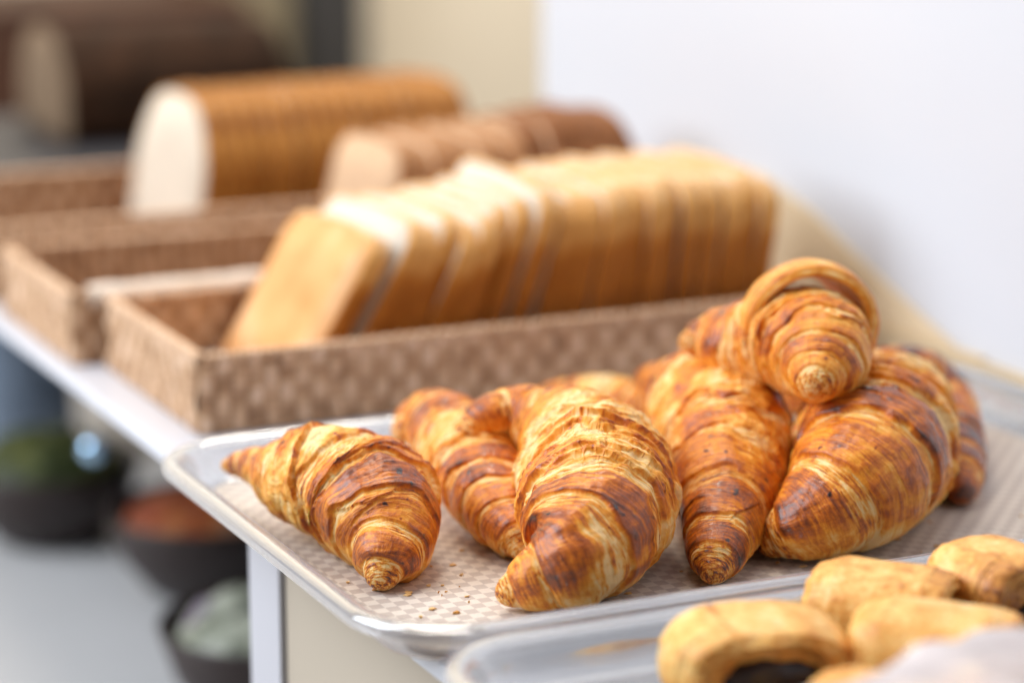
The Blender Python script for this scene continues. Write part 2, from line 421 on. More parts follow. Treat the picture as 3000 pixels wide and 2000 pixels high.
# ------------------------------------------------------------------ croissants
Z0 = .0036
def spine(P, N, flat=.92, rmin_z=True):
    C = []
    for p in P:
        px, py, rp = p[:3]; z = p[3] if len(p) > 3 and p[3] is not None else None
        zz = .03 if z is None else z
        for _ in range(8):
            c = at(px, py, zz); d = (c - CAM) @ F_; r = rp * d / FPX
            if z is None: zz = Z0 + flat * r
        C.append([*c, r])
    C = np.array(C)
    # extend the ends, Catmull-Rom through the points, resample by arc length
    a = C[0] + (C[0] - C[1]); b = C[-1] + (C[-1] - C[-2])
    Q = np.vstack([a, C, b]); out = []
    for i in range(1, len(Q) - 2):
        t = np.linspace(0, 1, 60, endpoint=False)[:, None]
        p0, p1, p2, p3 = Q[i - 1:i + 3]
        out.append(.5 * ((2 * p1) + (-p0 + p2) * t + (2 * p0 - 5 * p1 + 4 * p2 - p3) * t**2 + (-p0 + 3 * p1 - 3 * p2 + p3) * t**3))
    S = np.vstack(out + [C[-1:]])
    # smooth
    for _ in range(30):
        S[1:-1] = .25 * S[:-2] + .5 * S[1:-1] + .25 * S[2:]
    # add caps
    d0 = S[0, :3] - S[6, :3]; d0 /= np.linalg.norm(d0); d1 = S[-1, :3] - S[-7, :3]; d1 /= np.linalg.norm(d1)
    c0 = np.array([[*(S[0, :3] + d0 * S[0, 3] * k), S[0, 3]] for k in np.linspace(.8, .05, 12)])
    c1 = np.array([[*(S[-1, :3] + d1 * S[-1, 3] * k), S[-1, 3]] for k in np.linspace(.05, .8, 12)])
    S = np.vstack([c0, S, c1])
    L = np.concatenate([[0], np.cumsum(np.linalg.norm(np.diff(S[:, :3], axis=0), axis=1))])
    u = np.linspace(0, L[-1], N)
    S = np.stack([np.interp(u, L, S[:, k]) for k in range(4)], 1)
    rc0 = S[0, 3]; rc1 = S[-1, 3]
    Lt = L[-1]
    k0 = np.clip(u / (rc0 * 1.5), 0, 1); k1 = np.clip((Lt - u) / (rc1 * 1.5), 0, 1)
    S[:, 3] *= np.sqrt(1 - (1 - k0)**2) * np.sqrt(1 - (1 - k1)**2)
    return S, u, Lt

def frames(S):
    T = np.gradient(S[:, :3], axis=0); T /= np.linalg.norm(T, axis=1)[:, None]
    # parallel-ish frame kept close to world up, smoothed to avoid flips
    X = np.cross(T, np.array([0, 0, 1.0]))
    X /= np.maximum(np.linalg.norm(X, axis=1)[:, None], 1e-6)
    for i in range(1, len(X)):
        if X[i] @ X[i - 1] < 0: X[i] *= -1
    Y = np.cross(X, T)
    if Y[:, 2].mean() < 0: X = -X; Y = -Y
    return T, X, Y

def croissant(label, P, seed, c=.5, edges=(.20, .42, .60, .76, .90), amp=.085, first=.09, slant=.05, sv=.6,
              folds=(), nf=16, tone=0., flat=.92, NU=700, NV=330, palec=0., rough=1., dark=0., group='butter croissants heaped on the clear tray', bandc=.0):
    S, u, Lt = spine(P, NU, flat)
    T, X, Y = frames(S)
    v = np.linspace(0, 2 * np.pi, NV, endpoint=False)      # v = 0 at the bottom, pi at the top
    s = (u / Lt - c); s = np.where(s > 0, s / (1 - c), s / c)      # -1..1
    SS, VV = np.meshgrid(s, v, indexing='ij')
    R = S[:, 3][:, None]; SU = np.concatenate([[0], np.cumsum(np.sqrt(np.diff(u)**2 + np.diff(S[:, 3])**2))])[:, None]
    UU = u[:, None]
    Rr = max(R.max(), 1e-4)
    top = -np.cos(VV)
    cx_, cy_ = np.sin(VV), -np.cos(VV)
    # body-fixed noise coordinates
    ex, ey = cx_ * R + seed * 1.7, cy_ * R + seed * .9
    ez = UU + 0 * VV
    n_low = fbm(ex * 45, ey * 45, ez * 45, 2)
    w = np.abs(SS + .055 * n_low * (1 - SS**2))
    w = w + slant * np.cos(VV - sv * np.pi) * (1 - w)
    w = np.clip(w, 0, 1.2)
    e = [0] + list(edges) + [1.3]
    t = np.zeros_like(w); band = np.zeros_like(w)
    for i in range(len(e) - 1):
        m = (w >= e[i]) & (w < e[i + 1]); t[m] = ((w - e[i]) / (e[i + 1] - e[i]))[m]; band[m] = i
    rs = np.random.RandomState(seed)
    bv = rs.uniform(-1, 1, 20)[(band.astype(int) + 10 * (SS > 0))]     # per band variation
    lamw = .30 + .12 * bv + .14 * noise(ex * 60, ey * 60, ez * 60)
    lam = (1 - sm(lamw - .10, lamw + .12, t)) * (band > 0)
    bulge = sm(lamw - .22, lamw + .18, t) * (1 - sm(.955, 1.0, t))
    bulge = np.where(band == 0, 1 - sm(.94, 1.0, w / e[1]), bulge)
    bamp = np.where(band == 0, first, amp)
    dr = bamp * (bulge - .55)
    # puffiness
    dr = dr + .055 * n_low + .022 * fbm(ex * 130, ey * 130, ez * 130, 2)
    # fine ridges of the exposed layers
    ph = SU * (1900.) + 3.4 * noise(ex * 90, ey * 90, ez * 60) + w * 14
    rid = np.abs(np.sin(ph * .5 * np.pi * .55 + 0)) ** .7
    gain = .45 + .55 * sm(-.3, .4, noise(ex * 140, ey * 140, ez * 140))
    dr = dr + (lam * .9 + .16) * (.016 * rough) * (rid - .5) * gain * np.clip(.028 / np.maximum(R, .006), .5, 1.6)
    # torn flakes: terraces of a stretched noise
    fdr = 0; fbr = 0; SUc = SU - SU[NU // 2]; WV = (VV - np.pi) * Rr * .9
    Ls = SU[-1, 0]
    FL = [(a_, b_, c_, d_, dep, bow) for a_, b_, c_, d_, dep, bow in folds]
    for _ in range(nf):
        a_ = rs.uniform(.12, .88); hl = rs.uniform(.10, .34) ; vc = rs.uniform(-.45, .45); sl = rs.uniform(-.05, .05)
        FL.append((a_ - sl, vc - hl, a_ + sl, vc + hl, rs.uniform(.018, .052) * (1 if a_ > .5 else -1) * rs.choice([1, 1, -1]), rs.uniform(-.04, .04)))
    wob_ = .0022 * noise(ex * 70 + 40, ey * 70, ez * 70) + .0007 * noise(ex * 240, ey * 240, ez * 240)
    for a_, b_, c_, d_, dep, bow in FL:
        p0 = np.array([a_ * Ls, b_ * np.pi * Rr * .9]); p1 = np.array([c_ * Ls, d_ * np.pi * Rr * .9]); dd = p1 - p0; Lf = np.linalg.norm(dd); dd /= Lf
        rx = SU - p0[0]; ry = WV - p0[1]; tt = (rx * dd[0] + ry * dd[1]) / Lf
        ds = -rx * dd[1] + ry * dd[0] + wob_ + bow * Lf * 4 * tt * (1 - tt)
        tp = sm(0, .25, tt) * sm(1, .75, tt); sg = 1 if dep > 0 else -1; ds = ds * sg
        k_ = tp * sm(-.0002, .00035, ds) * np.exp(-np.maximum(ds, 0) / .006)
        fdr = fdr + abs(dep) * k_ - abs(dep) * .35 * tp * sm(-.003, -.0001, ds) * (ds < 0)
        fbr = fbr + (.18 * tp * np.exp(-np.abs(ds - .0006) / .0006) - .14 * tp * sm(-.0035, -.0003, ds) * (ds < 0)) * min(1, abs(dep) / .03)
    dr = dr + fdr
    q = fbm(ex * 55 + 9, ey * 55, ez * 150, 3) * 2.2
    ter = np.floor(q) + sm(.80, 1.0, q - np.floor(q))
    dr = dr + .020 * rough * (ter - q * .35) * (.35 + .65 * (band < 2))
    # wrinkles / crackle on the pale crown
    pn = sm(.0, .45, fbm(ex * 30 + 3, ey * 30, ez * 30 + 5, 2) + palec)
    pale = pn * (1 - sm(.25, .7, w)) * sm(-.5, .3, top)
    rg = 1 - np.abs(noise(ex * 150, ey * 150, ez * 110)) * 3
    dr = dr + pale * .022 * np.clip(rg, 0, 1)
    rad = R * (1 + dr)
    # bottom of a lying pastry is flattened
    fl = np.where(cy_ < 0, flat, 1.0)
    V = S[:, None, :3] + X[:, None, :] * (cx_ * rad)[..., None] + Y[:, None, :] * (cy_ * rad * fl)[..., None]
    V[..., 2] = np.maximum(V[..., 2], Z0 - .0001)
    nb = fbm(ex * 75 + 31, ey * 75, ez * 75, 3)
    brown = .275 + tone + bulge * (.27 + .14 * bv) * sm(-.55, .35, top + .35 * nb) * (band > 0)
    brown = brown + (band == 0) * (.14 * sm(-.2, .6, nb + .2 * top) - .02)
    brown = brown + fbr + .17 * nb - .30 * pale + .05 * bandc
    # edge of each layer: thin pale line then toasted lip
    lip = sm(.86, .95, t) * (1 - sm(.975, 1.0, t)) * (band < len(edges))
    brown = brown + .10 * lip * sm(-.4, .4, nb) - .07 * lam * (1 - dark)
    tip = sm(.88, 1.0, w); brown = brown + .16 * tip * sm(-.3, .5, nb + .2)
    spots = sm(.62, .95, fbm(ex * 210 + 5, ey * 210, ez * 210, 2) + .25 * nb) * sm(.0, .7, top) * sm(.2, .9, bulge)
    brown = brown + .5 * spots
    brown = brown - .12 * sm(-.2, -.9, top) + dark * bulge * (band > 0) * .3
    flow = np.stack([SU + .0016 * n_low + 0 * VV, (VV - np.pi) * .028 + 0 * UU, 0 * VV + seed * .37 + .0 * UU], -1)
    for nm in ('a',): pass
    me = grid_mesh('croissant', V, closed_v=True, attrs={'brown': brown, 'lam': lam, 'pale': pale, 'flow': flow})
    o = link_mesh('croissant', me, MAT['pastry'])
    tag(o, label, 'croissant', group)
    return o, (S, T, X, Y, u, Lt)

def flap(parent, info, a0, a1, v0, v1, off, th, seed, tone=0., name='crust_flap', wav=.12, scale=(1, 1), shift=(0, 0)):
    """a thick curled sheet of crust following part of the body: arc-length share a0..a1, angle v0..v1 (pi = top)"""
    S, T, X, Y, u, Lt = info
    NU, NV = 90, 200
    f = np.linspace(a0, a1, NU) * Lt
    I = lambda A: np.stack([np.interp(f, u, A[:, k]) for k in range(A.shape[1])], 1)
    s_, t_, x_, y_ = I(S), I(T), I(X), I(Y)
    vv = np.linspace(v0, v1, NV); UU, VV = np.meshgrid(np.linspace(-1, 1, NU), vv, indexing='ij')
    qn = (vv - v0) / (v1 - v0)
    lift = np.sin(np.pi * qn)[None, :] ** .38
    # edge waviness: move along the body
    wv = wav * noise(VV * 1.3 + seed, UU * 0, UU * 0) * (a1 - a0) * Lt
    shells = []
    for sgn in (1, 0):
        R = s_[:, 3][:, None]
        edge = np.clip((1 - np.abs(UU)) / .22, 0, 1)
        thk = th * (np.sqrt(1 - (1 - edge)**2))
        rad = R * (1 + off * lift) + (thk * .5 if sgn else -thk * .5)
        rad = rad + .02 * R * noise(VV * 3, UU * 1.2, seed + UU * 0) + .004 * R * np.abs(np.sin(UU * 14 + 2 * noise(VV * 2, UU, UU * 0)))
        V = s_[:, None, :3] + x_[:, None] * (np.sin(VV) * rad * scale[0] + shift[0])[..., None] + y_[:, None] * (-np.cos(VV) * rad * scale[1] + shift[1])[..., None] + t_[:, None] * wv[..., None]
        shells.append(V)
    V = np.concatenate([shells[0], shells[1][::-1]], 0)
    n = noise(np.concatenate([VV, VV]) * 2 + seed, np.concatenate([UU, UU]) * 2, 0 * V[..., 0])
    br = .36 + tone + .2 * n; br[NU:] -= .10
    flow = np.stack([np.concatenate([UU, UU]) * .5 * (a1 - a0) * Lt, np.concatenate([VV, VV]) * .028, 0 * br + seed], -1)
    me = grid_mesh(name, V, closed_u=True, attrs={'brown': br, 'lam': .5 + 0 * br, 'pale': 0 * br, 'flow': flow})
    # close the two ends of the strip
    o = link_mesh(name, me, MAT['pastry'], parent)
    return o

# front left
croissant('leftmost croissant, its tail reaching the corner of the tray',
          [(667, 1363, 27, .024), (734, 1363, 50, .026), (815, 1386, 88, .027), (870, 1400, 132, .029), (1000, 1425, 172, .031),
           (1080, 1470, 190, .0275), (1125, 1530, 172, .0235), (1142, 1590, 130, .0185), (1130, 1640, 100, .0148), (1122, 1675, 72, .0112)],
          3, c=.42, edges=(.22, .44, .62, .78, .91), first=.07, slant=.07,
          folds=((.50, -.55, .36, .30, .11, .05), (.40, -.2, .33, .30, .04, -.03), (.62, -.5, .60, .5, .03, .03)))
# front middle
croissant('large front croissant with a pale crackled back, tail curled up to the left',
          [(1366, 1262, 42, .044), (1430, 1220, 62, .050), (1518, 1214, 85, .050), (1618, 1255, 128, .046), (1698, 1325, 186, .040), (1747, 1418, 222, None),
           (1745, 1525, 212, None), (1692, 1628, 168, None), (1592, 1690, 110, None), (1500, 1730, 64, None)],
          11, c=.50, edges=(.17, .40, .60, .79, .92), palec=.35, slant=.06,
          folds=((.50, -.20, .56, .40, .07, .05), (.47, -.42, .55, .05, .04, -.05), (.66, -.6, .62, .6, .045, .03)), nf=22)
croissant('croissant half hidden between the leftmost one and the large front one',
          [(1188, 1262, 56, .028), (1255, 1228, 84, .032), (1325, 1285, 124, .031), (1395, 1370, 138, None),
           (1450, 1470, 120, None), (1510, 1560, 84, None), (1530, 1602, 55, None)], 23, c=.45, tone=-.02)
croissant('small visible back of the croissant farthest behind, next to the long wicker basket',
          [(1600, 1165, 40), (1700, 1170, 66), (1800, 1180, 74), (1880, 1200, 66), (1940, 1230, 45)], 31, c=.5, tone=-.04, NU=420, NV=220)
croissant('upright looking croissant right of the large front one, wrinkled pale patch above dark brown bands',
          [(1900, 1115, 48, .035), (1960, 1145, 92, .038), (2060, 1195, 172, .040), (2128, 1280, 196, .035), (2138, 1370, 178, None),
           (2130, 1470, 145, None), (2112, 1560, 110, None), (2098, 1630, 82, None), (2092, 1668, 60, None)],
          47, c=.42, edges=(.20, .40, .60, .80, .92), tone=.09, palec=.30, slant=.04)
croissant('plump croissant at the right front, its dark round tip pointing left',
          [(2266, 1584, 64, None), (2340, 1545, 112, None), (2435, 1480, 165, None), (2520, 1400, 212, None), (2566, 1312, 232, None), (2585, 1220, 190, None), (2610, 1150, 100, .034)],
          59, c=.62, edges=(.16, .36, .54, .72, .90), tone=.02, slant=.05)
o7, i7 = croissant('topmost croissant lying across two others, with a lifted hollow curl of crust on its back',
          [(2022, 1004, 46, .075), (2088, 998, 86, .075), (2165, 1005, 118, .077), (2262, 1003, 142, .080), (2345, 1003, 162, .083), (2392, 1028, 160, .083), (2408, 1068, 132, .0805), (2396, 1106, 92, .078)],
          71, c=.55, edges=(.18, .40, .62, .80, .92), slant=.05, tone=-.03)
_c = at(2364, 966, .0870); _a = np.array([-F_[0], -F_[1], -.10]) + .12 * R_; _a /= np.linalg.norm(_a)
_n = 40; _q = np.linspace(0, 1, _n)[:, None]
_S = np.hstack([_c + _a * (-.024 + .036 * _q), .0150 + .0072 * np.sin(np.clip(_q * 1.25, 0, 1) * np.pi / 2)])
_X = np.cross(_a, [0, 0, 1.0]); _X /= np.linalg.norm(_X); _Y = np.cross(_X, _a)
flap(o7, (_S, np.tile(_a, (_n, 1)), np.tile(_X, (_n, 1)), np.tile(_Y, (_n, 1)), np.linspace(0, .036, _n), .036), 0, 1, math.pi * .30, math.pi * 1.70, .43, .0062, 5, tone=-.04, wav=.16)
croissant('shaded croissant seen only through the dark gap under the topmost one',
          [(2180, 1130, 34), (2260, 1140, 60), (2350, 1150, 72), (2440, 1150, 64), (2510, 1140, 40)], 93, NU=300, NV=200, tone=.10, nf=4)
croissant('dark brown croissant at the far right, striped by glossy bands, behind the plump one',
          [(2600, 1050, 42, .045), (2680, 1095, 80, .04), (2745, 1180, 102, None), (2780, 1276, 98, None), (2805, 1370, 80, None), (2818, 1440, 50, None)],
          83, c=.40, edges=(.16, .34, .50, .66, .82), tone=.13, dark=.35, NU=460, NV=240)

# ------------------------------------------------------------------ small chocolate rolls
def roll(label, P, seed, flat=.85, wide=1.0, tone=0., NU=200, NV=160, endcap=1.3, name='chocolate_roll'):
    S, u, Lt = spine(P, NU, flat); T, X, Y = frames(S)
    v = np.linspace(0, 2 * np.pi, NV, endpoint=False)
    UU, VV = np.meshgrid(u, v, indexing='ij'); R = S[:, 3][:, None]
    cx_, cy_ = np.sin(VV), -np.cos(VV)
    p = .82
    sx = np.sign(cx_) * np.abs(cx_)**p; sy = np.sign(cy_) * np.abs(cy_)**p
    ex, ey, ez = cx_ * R + seed, cy_ * R, UU
    n = fbm(ex * 70, ey * 70, ez * 70, 3)
    n2 = fbm(ex * 38 + 7, ey * 38, ez * 38, 2); crease = np.clip(1 - np.abs(n2 - .12) * 9, 0, 1)
    rad = R * (1 + .07 * n + .10 * n2 - .055 * crease + .012 * fbm(ex * 260, ey * 260, ez * 260, 2))
    V = S[:, None, :3] + X[:, None] * (sx * rad * wide)[..., None] + Y[:, None] * (sy * rad)[..., None]
    V[..., 2] = np.maximum(V[..., 2], Z0)
    brown = .30 + tone + .28 * n + .16 * crease + .25 * n2 + .35 * sm(.2, -.7, cy_)
    me = grid_mesh(name, V, closed_v=True, attrs={'brown': brown})
    o = link_mesh(name, me, MAT['bun'])
    tag(o, label, 'pastry roll', 'small chocolate rolls on the nearest tray')
    return o
def blob(name, c, r, mat, parent=None, seed=1, n=.15, nu=40, nv=56, rot=None, fr=60):
    th = np.linspace(0.001, np.pi - .001, nu); ph = np.linspace(0, 2 * np.pi, nv, endpoint=False)
    A, B_ = np.meshgrid(th, ph, indexing='ij')
    d = np.stack([np.sin(A) * np.cos(B_), np.sin(A) * np.sin(B_), np.cos(A)], -1)
    k = 1 + n * fbm(d[..., 0] * 2 + seed, d[..., 1] * 2, d[..., 2] * 2, 3)
    V = d * k[..., None] * np.array(r)
    if rot is not None: V = V @ np.array(rot).T
    V = V + np.array(c)
    return link_mesh(name, grid_mesh(name, V, closed_v=True, attrs={'brown': .4 + 0 * A}), mat, parent)

def stuffed(label, px, py, hl, hw, hh, ax, seed, tone=0., ch=1.0, choc=True, bend=.0):
    """a short flattened puff-pastry roll whose front end is open on its chocolate; ax = (right, towards viewer) share of its axis"""
    c = at(px, py, Z0 + hh * .97)
    rt = np.array([R_[0], R_[1], 0]); rt /= np.linalg.norm(rt); fw = np.array([F_[0], F_[1], 0]); fw /= np.linalg.norm(fw)
    a = rt * ax[0] - fw * ax[1]; a /= np.linalg.norm(a); sd = np.cross([0, 0, 1.0], a); up = np.array([0, 0, 1.0])
    prof = [(0, hl - .006), (.30, hl - .006), (.50, hl - .0055), (.60, hl - .0035), (.66, hl - .0010), (.74, hl + .0002), (.82, hl), (.90, hl - .0014), (.965, hl - .0042), (1.0, hl - .008)]
    P = list(prof)
    for x_ in np.linspace(hl - .0105, -hl + .012, 70): P.append((1.0 + .07 * math.cos(x_ / hl * 1.4) - .02, x_))
    P += [(.97, -hl + .008), (.88, -hl + .003), (.70, -hl), (.4, -hl - .0005), (0.0, -hl - .0005)]
    P = np.array(P); n = len(P)
    # resample for density
    L = np.concatenate([[0], np.cumsum(np.hypot(np.diff(P[:, 0]) * hw, np.diff(P[:, 1])))]); q = np.linspace(0, L[-1], 190)
    kk = np.interp(q, L, P[:, 0]); xx = np.interp(q, L, P[:, 1])
    v = np.linspace(0, 2 * np.pi, 200, endpoint=False); K, VV = np.meshgrid(kk, v, indexing='ij'); X_ = xx[:, None] + 0 * VV
    cs, sn = np.cos(VV), np.sin(VV); p = .78
    y = np.sign(cs) * np.abs(cs)**p * hw * K; z = np.sign(sn) * np.abs(sn)**p * hh * K
    n1 = fbm(X_ * 38 + seed * 3.1, y * 38, z * 38, 2); n2 = fbm(X_ * 110 + seed, y * 110, z * 110, 3); n3 = fbm(X_ * 420, y * 420, z * 420 + seed, 2)
    side = sm(.6, 1.0, K)
    # overlapping dough edge running along the top, and flaky layers round the open end
    seam = sm(-.0006, .0006, (VV - np.pi * .62) * hw + .004 * n1 + .10 * X_) * sm(-.0006, .0006, (np.pi * 1.5 - VV) * hw) * side
    ends = np.sin(np.clip((K - .55) / .45, 0, 1) * np.pi * 3.2 + 2 * n1) * (X_ > hl - .009) * .0007
    g = 1 + .060 * n1 + .012 * n2 + .006 * n3 + .05 * seam
    y = y * g; z = z * g; X_ = X_ + ends + .0015 * n2 * (K < .99)
    z = z + bend * hh * (1 - (X_ / hl)**2) - .0 
    V = c + a * X_[..., None] + sd * y[..., None] + up * z[..., None]
    V[..., 2] = np.maximum(V[..., 2], Z0)
    se = np.exp(-((VV - np.pi * .62) * hw + .004 * n1 + .10 * xx[:, None])**2 / (2 * .0009**2)) * side
    brown = .33 + tone + .22 * n1 + .24 * n2 + .18 * n3 + .18 * se + .30 * sm(.1, -.7, sn) * side + .22 * np.exp(-((K - .93) / .06)**2) * (X_ > 0) + .15 * (K < .9) * (X_ > 0)  # lower sides also browned to paint in their darker shading
    o = link_mesh('chocolate_roll', grid_mesh('chocolate_roll', V, closed_v=True, attrs={'brown': brown}), MAT['bun'])
    tag(o, label, 'pastry roll', 'small chocolate rolls on the nearest tray')
    if choc:
        RM = np.stack([a, sd, up], 1)
        blob('chocolate_filling', c + a * (hl - .0065) - up * .0035, (.0055, hw * .54 * ch, hh * .38 * ch), MAT['choc'], o, seed, .12, rot=RM)
    return o
stuffed('arched yellow roll at the near left, its open end dark with chocolate', 2215, 1925, .022, .033, .0180, (.22, .97), 2, tone=.0, ch=1.22)
stuffed('broad golden roll in the middle of the back row of small rolls', 2585, 1790, .029, .021, .0180, (.93, .36), 8, tone=.08)
stuffed('golden roll at the right edge with chocolate dots in its cut end', 2915, 1735, .023, .023, .0200, (.55, .83), 14, tone=.14, ch=.5)
stuffed('pale roll half covered by the cling film', 2745, 1925, .031, .022, .0195, (.95, .3), 20, tone=-.02)
stuffed('roll at the bottom edge deep under the cling film', 2600, 2140, .028, .022, .018, (.9, .4), 26)
stuffed('pale yellow roll at the bottom right corner under the cling film', 2940, 2060, .028, .022, .019, (.8, .6), 33, tone=-.05)

# crumbs and flakes fallen on the liner: nobody could count them
def crumbs():
    rr = random.Random(12); V = []; F = []
    for i in range(96):
        if i < 78: c = (rr.uniform(-.055, .30), rr.uniform(-.05, .19)); 
        else:
            q = at(rr.gauss(1300, 160), rr.gauss(1720, 40), .0036); c = (q[0], q[1])
        if not (-.06 < c[0] < .34 and -.05 < c[1] < .205): continue
        r = rr.choice([.0003, .0004, .0005, .0007, .0013]) * rr.uniform(.7, 1.3); a = rr.uniform(0, 6.28); k = rr.choice([4, 5, 6]); b = len(V); h = rr.uniform(.0002, .0007)
        for zz in (.0034, .0036 + h):
            for j in range(k):
                t = a + j * 6.283 / k; q_ = r * rr.uniform(.5, 1.2)
                V.append((c[0] + q_ * math.cos(t) * 1.5, c[1] + q_ * math.sin(t), zz + rr.uniform(0, .0004)))
        F.append(tuple(b + j for j in range(k))[::-1]); F.append(tuple(b + k + j for j in range(k)))
        F += [(b + j, b + (j + 1) % k, b + k + (j + 1) % k, b + k + j) for j in range(k)]
    o = link_mesh('crumbs', poly_mesh('crumbs', V, F), noise_mat('crumb_flakes', [(.35, (.60, .28, .07)), (.6, (.86, .58, .26))], 90, .6, .2, .0005))
    tag(o, 'pastry crumbs and flakes scattered on the checked liner', 'crumbs', None, 'stuff')
crumbs()

# cling film draped over the nearest rolls
def film():
    nu, nv = 140, 180
    a = np.linspace(0, 1, nu); b = np.linspace(0, 1, nv); A_, B_ = np.meshgrid(a, b, indexing='ij')
    far = np.array([at(px, py, .062)[:2] for px, py in ((2150, 2010), (2400, 1950), (2560, 1880), (2720, 1835), (2880, 1775), (3080, 1740), (3300, 1700))])
    bx = np.interp(b, np.linspace(0, 1, len(far)), far[:, 0]); by = np.interp(b, np.linspace(0, 1, len(far)), far[:, 1])
    x = bx[None, :] + .01 * A_; y = by[None, :] + .004 * noise(B_ * 9, 0 * B_, 0 * B_) - .22 * A_
    z = .060 + .008 * noise(x * 18, y * 18, 0 * x) + .003 * noise(x * 50, y * 50, 0 * x + 3) - .02 * A_ - .02 * sm(.06, 0, A_)
    V = np.stack([x, y, z], -1)
    o = link_mesh('cling_film', grid_mesh('cling_film', V), MAT['film'])
    m = o.modifiers.new('s', 'SOLIDIFY'); m.thickness = .0002
    tag(o, 'crumpled translucent cling film over the nearest small rolls', 'cling film')
film()

# ------------------------------------------------------------------ wicker baskets
def woven_wall(name, p0, p1, h, th, parent, z0=.0006):
    """upright woven panel from p0 to p1 (x, y), thickness th to the left of the direction"""
    p0 = np.array(p0, float); p1 = np.array(p1, float); d = p1 - p0; L = np.linalg.norm(d); d /= L; nrm = np.array([-d[1], d[0]])
    nu = max(int(L / .0011), 20); nz = 36
    a = np.linspace(0, L, nu); zz = np.linspace(0, h, nz); A_, Z_ = np.meshgrid(a, zz, indexing='ij')
    cell = .0125; rowh = h / 4.0
    A2 = A_ + .0012 * noise(A_ * 45, Z_ * 45, 0 * A_ + 5); row = np.floor(Z_ / rowh)
    colm = np.floor(A2 / (cell * .72)); vr = np.abs(np.sin(A2 / (cell * .72) * np.pi))**.6
    w = vr * (.62 + .38 * np.sin(Z_ / (rowh * 1.15) * np.pi + np.pi * colm + 1.2 * noise(A_ * 30, Z_ * 30, 0 * A_ + 8))) * 2 - 1
    w = w * (.75 + .4 * noise(A_ * 70, Z_ * 70, 0 * A_ + 1))
    fine = .35 * np.sin(A_ / .0019 * np.pi + 3 * noise(A_ * 60, Z_ * 60, 0 * A_))
    hgt = w * .0020 + fine * .0003
    col = .52 + .34 * w + .10 * fine + .28 * noise(A_ * 70, Z_ * 70, 0 * A_ + 2)
    P = p0[None, None, :] + d * A_[..., None]
    F1 = np.concatenate([P - nrm * hgt[..., None], (z0 + Z_)[..., None]], -1)
    F2 = np.concatenate([P + nrm * (th + hgt[..., None]), (z0 + Z_)[..., None]], -1)
    V = np.concatenate([F1, F2[:, ::-1]], 1)
    c2 = np.concatenate([col, col[:, ::-1]], 1)
    return under(link_mesh(name, grid_mesh(name, V, closed_v=True, attrs={'weave': c2}), MAT['wicker']), parent)
def basket(label, x0, y0, x1, y1, h, liner_paper=True):
    r = empty('bread_basket', (x0, y0, 0)); tag(r, label, 'basket', 'low woven bread baskets in a row')
    t = .0045
    woven_wall('side', (x0, y0), (x1, y0), h, t, r)
    woven_wall('side', (x1, y1), (x0, y1), h, t, r)
    woven_wall('side', (x0, y1 - t), (x0, y0 + t), h, t, r)
    woven_wall('side', (x1, y0 + t), (x1, y1 - t), h, t, r)
    under(box('base', (x0 + t, y0 + t, .0006), (x1 - t, y1 - t, .0035), MAT['wicker']), r)
    # braided rim
    pts = np.array([(x0, y0), (x1, y0), (x1, y1), (x0, y1)], float) + np.array([(t/2, t/2), (-t/2, t/2), (-t/2, -t/2), (t/2, -t/2)])
    for i in range(4):
        a, b = pts[i], pts[(i + 1) % 4]; L = np.linalg.norm(b - a); n = int(L / .0012)
        u = np.linspace(0, 1, n); v = np.linspace(0, 2 * np.pi, 12, endpoint=False); U_g, V_g = np.meshgrid(u, v, indexing='ij')
        d = (b - a) / L; nn = np.array([-d[1], d[0]])
        rr = .0032 + .0007 * np.sin(U_g * L / .007 * np.pi * 2 + V_g) + .0006 * noise(U_g * L * 60, V_g * .5, 0 * V_g + i)
        x = a[0] + (b - a)[0] * U_g + nn[0] * np.cos(V_g) * rr; y = a[1] + (b - a)[1] * U_g + nn[1] * np.cos(V_g) * rr
        z = h + .0008 + np.sin(V_g) * rr * .75
        col = .58 + .25 * np.sin(U_g * L / .004 * np.pi * 2 + V_g)
        under(link_mesh('rim', grid_mesh('rim', np.stack([x, y, z], -1), closed_v=True, attrs={'weave': col}), MAT['wicker']), r)
    return r
BH = .0405
b1 = basket('wicker basket nearest the croissants, holding the sliced white toast loaf', -.034, .312, .345, .480, BH)
b2 = basket('wicker basket in the middle, holding the wholemeal loaf', -.050, .492, .335, .655, BH)
b3 = basket('wicker basket farthest back, holding the big seeded loaf', -.060, .690, .330, .900, .046)

def sheet(name, label, x0, y0, x1, y1, z, seed, cat='paper liner', group=None):
    n = 50; m_ = 40
    A_, B_ = np.meshgrid(np.linspace(x0, x1, n), np.linspace(y0, y1, m_), indexing='ij')
    zz = z + .0010 * (1 + noise(A_ * 40 + seed, B_ * 40, 0 * A_))
    o = link_mesh(name, grid_mesh(name, np.stack([A_, B_, zz], -1)), MAT['paper'])
    s_ = o.modifiers.new('s', 'SOLIDIFY'); s_.thickness = .0003
    return tag(o, label, cat, group)
sheet('paper_liner', 'cream paper lining the bottom of the toast loaf basket', -.027, .319, .338, .473, .0045, 1)
# folded paper over the front rim of the middle basket
def folded():
    prof = [(.004, .0065), (.0045, .025), (.0035, .041), (.000, .0462), (-.0045, .0465), (-.0085, .043), (-.0095, .036)]
    n = 160; V = []
    for i in range(n):
        x = -.040 + .24 * i / (n - 1)
        V.append([(x, .4965 + dy + .0006 * math.sin(i * .3), z + .0010 * float(noise(np.array(x * 50.), np.array(k * .4), np.array(0.)))) for k, (dy, z) in enumerate(prof)])
    o = link_mesh('folded_paper', grid_mesh('folded_paper', np.array(V)), MAT['paper'])
    s_ = o.modifiers.new('s', 'SOLIDIFY'); s_.thickness = .0004
    tag(o, 'cream paper folded over the front rim of the middle basket', 'paper liner')
folded()

